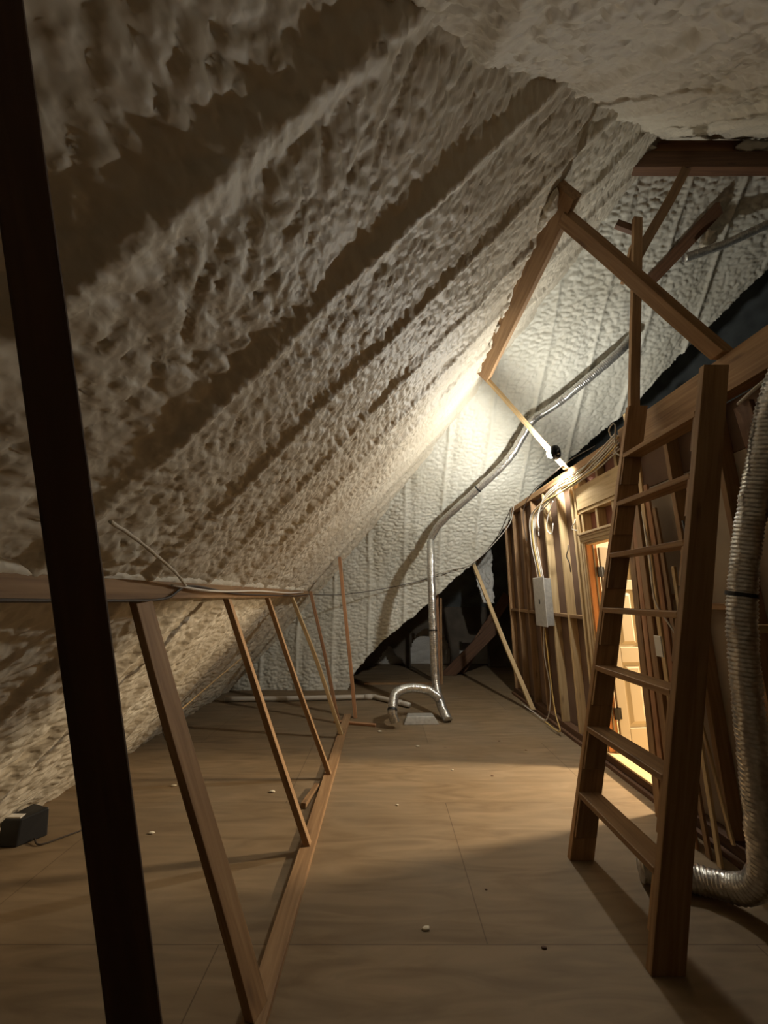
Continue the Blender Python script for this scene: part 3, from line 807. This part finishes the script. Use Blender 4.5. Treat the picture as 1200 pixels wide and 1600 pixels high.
mcable([(2.03, 5.08, 1.16), (2.02, 5.10, .8), (2.03, 5.04, .4), (2.0, 5.15, .06), (1.97, 5.5, .045), (1.96, 5.9, .045)], .007, ROMEX, 'white cable dropping from the breaker box and trailing along the wall')
mcable([(2.06, 2.60, 2.05), (2.04, 2.57, 1.95), (2.05, 2.62, 1.80), (2.03, 2.68, 1.62), (2.05, 2.7, 1.45)], .008, BLACKCABLE, 'dark cable hanging on the drywall between the ladder rungs')
# wire strung over the foam rim
mcable([(-1.10, 5.74, 1.56), (-.68, 6.35, 1.56), (0.0, 6.72, 1.66), (.65, 6.78, 1.80), (1.12, 6.78, 1.93), (1.56, 6.70, 2.10), (1.9, 6.42, 2.50), (2.08, 6.10, 2.96)], .007, BLACKCABLE, 'dark wire strung across the foam from the low purlin to the wall')
mcable([(.66, 6.76, 1.84), (1.12, 6.70, 1.98), (1.56, 6.62, 2.12), (2.0, 6.15, 2.62), (2.06, 5.9, 2.96)], .007, ROMEX, 'pale wire hanging under the dark wire at the foam rim')
# wires along the low purlin
mcable([(-1.09, .6, 1.545), (-1.085, 1.6, 1.528), (-1.08, 1.95, 1.535), (-1.085, 2.2, 1.60), (-1.085, 2.9, 1.56), (-1.085, 3.9, 1.55), (-1.085, 4.8, 1.545), (-1.09, 5.6, 1.56)], .007, BLACKCABLE, 'dark cable running along the underside of the low purlin')
mcable([(-1.085, 2.0, 1.60), (-1.07, 2.5, 1.575), (-1.07, 3.4, 1.585), (-1.07, 4.4, 1.575), (-1.09, 5.3, 1.59)], .007, ROMEX, 'pale cable lying along the face of the low purlin')
# foam coated cord down the left slope
mb = MB(); mb_tube(mb, catmull([(-.87, 1.20, 1.78), (-.91, 1.45, 1.735), (-1.0, 1.85, 1.66), (-1.075, 2.12, 1.60)], .015), .0065, 8, True, None, jitter=.5)
tag(mb.build('foamed_cord', FOAM, origin=(-.87, 1.2, 1.78), smooth=True), 'foam covered cord slanting down the lumpy slope to the low purlin', 'cord')
mcable([(-2.25, 4.35, .10), (-2.2, 4.2, .30), (-2.05, 4.3, .62)], .004, BLACKCABLE, 'thin dark wire curling from the left slope near the floor')
stick_o = brace('wood_strip', (-2.02, 4.05, .42), (-1.62, 4.7, .86), .03, .012, WOOD_PALE, 'thin pale strip stuck on the lower left foam behind the braces', cat='strip', cut0=None, warp=.004)

# ------------------------------------------------------------------ boards leaning behind the ladder
GB = 'trim boards leaning on the wall behind the ladder'
specs = [(3.12, 3.17, 2.20, .07, WOOD), (3.03, 3.10, 2.34, .05, WOOD_RED), (2.95, 3.05, 2.55, .06, WOOD), (2.87, 2.96, 2.62, .04, WOOD_PALE),
         (2.80, 2.92, 2.40, .05, WOOD_RED), (2.70, 2.86, 2.20, .035, WOOD), (2.62, 2.76, 1.75, .03, WOOD_PALE)]
labs = ['leaning trim board tight against the doorway edge behind the ladder', 'reddish leaning board next to the one at the doorway edge',
        'tall leaning board in the middle of the stack behind the ladder', 'pale narrow leaning stick, tallest behind the ladder',
        'reddish leaning board right of the tallest pale stick', 'thin leaning board second from the near end of the stack',
        'shortest pale stick leaning at the near end of the stack']
for (yb, yt, L, wd, m), lb in zip(specs, labs):
    xb = 1.96 - .01 * rw.random(); 
    brace('leaning_board', (xb, yb, .001), (2.065, yt, L), wd, .018, m, lb, cat='board', group=GB, side=(0, 1, 0), warp=.012)
brace('leaning_board', (2.0, 2.55, .15 + .001), (2.06, 2.86, 1.45), .02, .015, WOOD_PALE, 'thin stick leaning the other way across the stacked boards', cat='board', side=(0, 1, 0), cut0=None)
ob = box('outlet_plate', 1.925, 1.935, 2.80, 2.87, 1.13, 1.27, WHITEP, None, 2, .003)
tag(ob, 'small white plate on the boards behind the ladder', 'plate')
ob = box('plastic_scrap', 1.915, 1.955, 2.70, 2.83, .66, .70, WHITEP, None, 1, .01)
tag(ob, 'wrinkled white plastic scrap caught on the leaning boards', 'plastic')
# short stub block behind the big duct
ob = box('block_of_wood', 1.93, 2.098, 2.12, 2.16, 1.355, 1.395, WOOD_PALE, None, 0, .002)
tag(ob, 'short pale stub sticking out of the wall behind the big duct', 'block')
# boards beyond the big duct
brace('leaning_board', (1.98, 1.70, .04), (2.06, 2.02, 2.62), .10, .03, WOOD_OLD, 'dark plank leaning on the wall behind the big duct', cat='board', side=(0, 1, 0))
brace('leaning_board', (2.0, 1.52, .04), (2.06, 1.80, 2.5), .05, .03, WOOD_RED, 'narrow plank leaning on the wall at the right edge', cat='board', side=(0, 1, 0))
mcable([(2.03, 2.02, 2.62), (2.02, 1.85, 2.66), (2.03, 1.65, 2.68), (2.05, 1.4, 2.66)], .010, ROMEX, 'thick cable sagging under the wall beam at the right edge')
mcable([(2.03, 1.78, 1.6), (2.0, 1.70, 1.35), (2.0, 1.62, 1.1), (2.02, 1.55, .9)], .009, BLACKCABLE, 'dark cable hanging behind the big duct')
mcable([(2.05, 2.98, 2.2), (2.0, 2.9, 1.8), (1.97, 2.86, 1.5), (2.0, 2.74, 1.25), (1.98, 2.8, 1.0)], .006, ROMEX, 'pale cable straggling down among the leaning boards')

# ------------------------------------------------------------------ far dark space
def foam_patch(name, cx, cy, cz, w_, h_, shape, label, seed, tilt=0.0):
    n, m = 60, 60
    u = np.linspace(-1, 1, n); v = np.linspace(-1, 1, m); U, V = np.meshgrid(u, v, indexing='ij')
    x = cx + U * w_ / 2; z = cz + V * h_ / 2
    hgt = foam_lumpy(x, z, seed, None, size=.09, amp=.03)
    P = np.stack([x, cy - hgt - .04 + tilt * (z - cz), z], -1)
    o = grid_surface(name, P, cellmax(shape(U, V)), FOAM_DIM, None, kind='structure')
    tag(o, label)
    so = o.modifiers.new('thick', 'SOLIDIFY'); so.thickness = -.05
    return o
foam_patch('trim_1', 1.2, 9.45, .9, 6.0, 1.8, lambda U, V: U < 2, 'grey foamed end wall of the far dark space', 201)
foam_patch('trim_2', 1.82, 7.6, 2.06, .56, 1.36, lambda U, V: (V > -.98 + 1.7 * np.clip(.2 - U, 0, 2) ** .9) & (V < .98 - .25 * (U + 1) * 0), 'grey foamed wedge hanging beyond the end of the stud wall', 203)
U_ = np.arange(-1.0, 4.2, .03); V_ = np.arange(.001, 3.2, .03)
V2, U2 = np.meshgrid(V_, U_)
Pp = np.stack([U2, np.full(U2.shape, 8.95), V2], -1)
wig = vnoise(U2 * 5, V2 * 5, 301, 2) * .08
hole = (((U2 - 1.02) / .42) ** 2 + (np.clip(V2 - .25, 0, 9) / .55) ** 2 < 1 + wig) | (V2 < .42 - abs(U2 - .12) * 1.2 + wig * .5) | ((U2 > 1.7) & (U2 < 2.3) & (V2 < .5 + wig))
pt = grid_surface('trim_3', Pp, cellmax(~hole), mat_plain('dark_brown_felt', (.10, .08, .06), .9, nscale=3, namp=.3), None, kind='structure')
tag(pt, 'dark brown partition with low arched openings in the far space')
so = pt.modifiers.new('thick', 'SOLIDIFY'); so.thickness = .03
brace('loose_rafter', (1.25, 8.1, .002), (2.25, 8.0, .95), .22, .05, WOOD_OLD, 'dark broad rafter slanting in the space behind the stud wall', cat='rafter', side=(0, 0, 1), warp=0)
brace('loose_rafter', (1.5, 8.3, .002), (2.6, 8.25, 1.55), .20, .05, WOOD_OLD, 'second dark rafter above the broad one in the far space', cat='rafter', side=(0, 0, 1), warp=0)
box_o = box('floor_cleat', -.35, .9, 7.30, 7.36, 0, .03, WOOD, None, 0); tag(box_o, 'flat board on the floor at the edge of the dark space', 'board')

# ------------------------------------------------------------------ small things on the floor
ob = brace('wood_block', (-.60, 3.25, .02), (-.55, 3.56, .02), .04, .038, WOOD, 'short wood block lying beside the floor plate', cat='block', side=(1, 0, 0), cut0=None, warp=0)
ob = brace('wood_offcut', (-.62, 5.22, .015), (-.10, 5.08, .015), .05, .026, WOOD_RED, 'flat offcut lying by the foot of the upright reddish brace', cat='offcut', side=(0, 1, 0), cut0=None, warp=0)
# black plastic adapter with its cord
ad = empty('power_adapter', (-2.40, 3.0, 0)); po = (-2.40, 3.0, 0)
tag(ad, 'black box shaped adapter with a cord on the floor at the lower left', 'adapter')
mb = MB()
vs = [(-2.43, 2.80, .001), (-2.31, 2.80, .001), (-2.22, 2.93, .001), (-2.37, 2.98, .001), (-2.44, 2.81, .15), (-2.32, 2.81, .15), (-2.23, 2.92, .17), (-2.38, 2.97, .17)]
mb.add(vs, BOXF); mb.build('case', BLACKPLASTIC, origin=po, parent=ad, bevel=.008, parent_origin=po)
mb = MB(); mb_box(mb, -2.42, -2.33, 2.82, 2.86, .152, .16)
tag(mb.build('lid_strip', WHITEP, origin=po, parent=ad, parent_origin=po), 'pale strip on the top')
c = cable('cord', [(-2.25, 2.86, .02), (-2.18, 2.82, .008), (-2.10, 2.90, .006), (-2.02, 3.0, .006), (-1.99, 3.1, .012)], .005, BLACKCABLE)
c.parent = ad; c.location = (-2.25 + 2.40, -.14, .02)
# curled cord near left braces on the floor
# foam crumbs and scraps
rc = random.Random(21)
crumbs = [(-1.99, 4.12), (-1.55, 2.95), (-.84, 2.35), (-.45, 3.02), (.35, 4.45), (.95, 3.78), (.10, 3.3), (-1.75, 3.6), (.55, 2.45), (-.9, 3.5), (1.25, 4.6), (-.05, 4.9), (.72, 2.1), (1.45, 4.35), (.62, 3.9), (.2, 2.2)]
base = None
GC = 'crumbs of foam and wood scattered on the plywood'
dark = {5, 8, 10, 12, 13}
CL_ = ['pale foam crumb on the floor close to the far left slope', 'pale crumb on the floor left of the wide slanted brace', 'pale crumb on the floor between the wide brace and the second brace',
       'pale crumb on the floor just right of the wood block', 'pale crumb on the floor in front of the arched short duct', 'dark speck in the warm patch before the doorway',
       'pale crumb on the open floor at the left edge of the warm light patch', 'pale crumb on the floor beneath the lower left foam', 'dark crumb in the middle of the near floor',
       'pale crumb on the floor left of the third brace', 'dark speck near the foot of the stud wall below the breaker box', 'pale crumb on the floor near the far end of the floor plate',
       'dark crumb nearest the camera on the open floor', 'dark speck at the wall side just past the doorway', 'pale crumb at the far edge of the warm light patch', 'pale crumb on the near floor between the floor plate and the ladder']
for i, (x, y) in enumerate(crumbs):
    mb = MB(); vs = []; r = rc.uniform(.008, .018)
    r *= .55 if i in dark else 1
    n = 8
    prof = [(0, .4), (.35, 1.0), (.8, .8), (1.1, .1)]
    for (zz, rr) in prof:
        for k in range(n):
            a = 2 * math.pi * k / n; q = r * rr * rc.uniform(.7, 1.3)
            vs.append((x + math.cos(a) * q * 1.5, y + math.sin(a) * q, .0005 + zz * r * .7))
    fs = [(j * n + k, j * n + (k + 1) % n, (j + 1) * n + (k + 1) % n, (j + 1) * n + k) for j in range(3) for k in range(n)]
    fs += [tuple(reversed(range(n))), tuple(3 * n + k for k in range(n))]
    mb.add(vs, fs)
    dk = i in dark
    o = mb.build('floor_crumb', WOOD_OLD if dk else PAPER, origin=(x, y, 0), smooth=True)
    tag(o, CL_[i], 'crumb', GC)
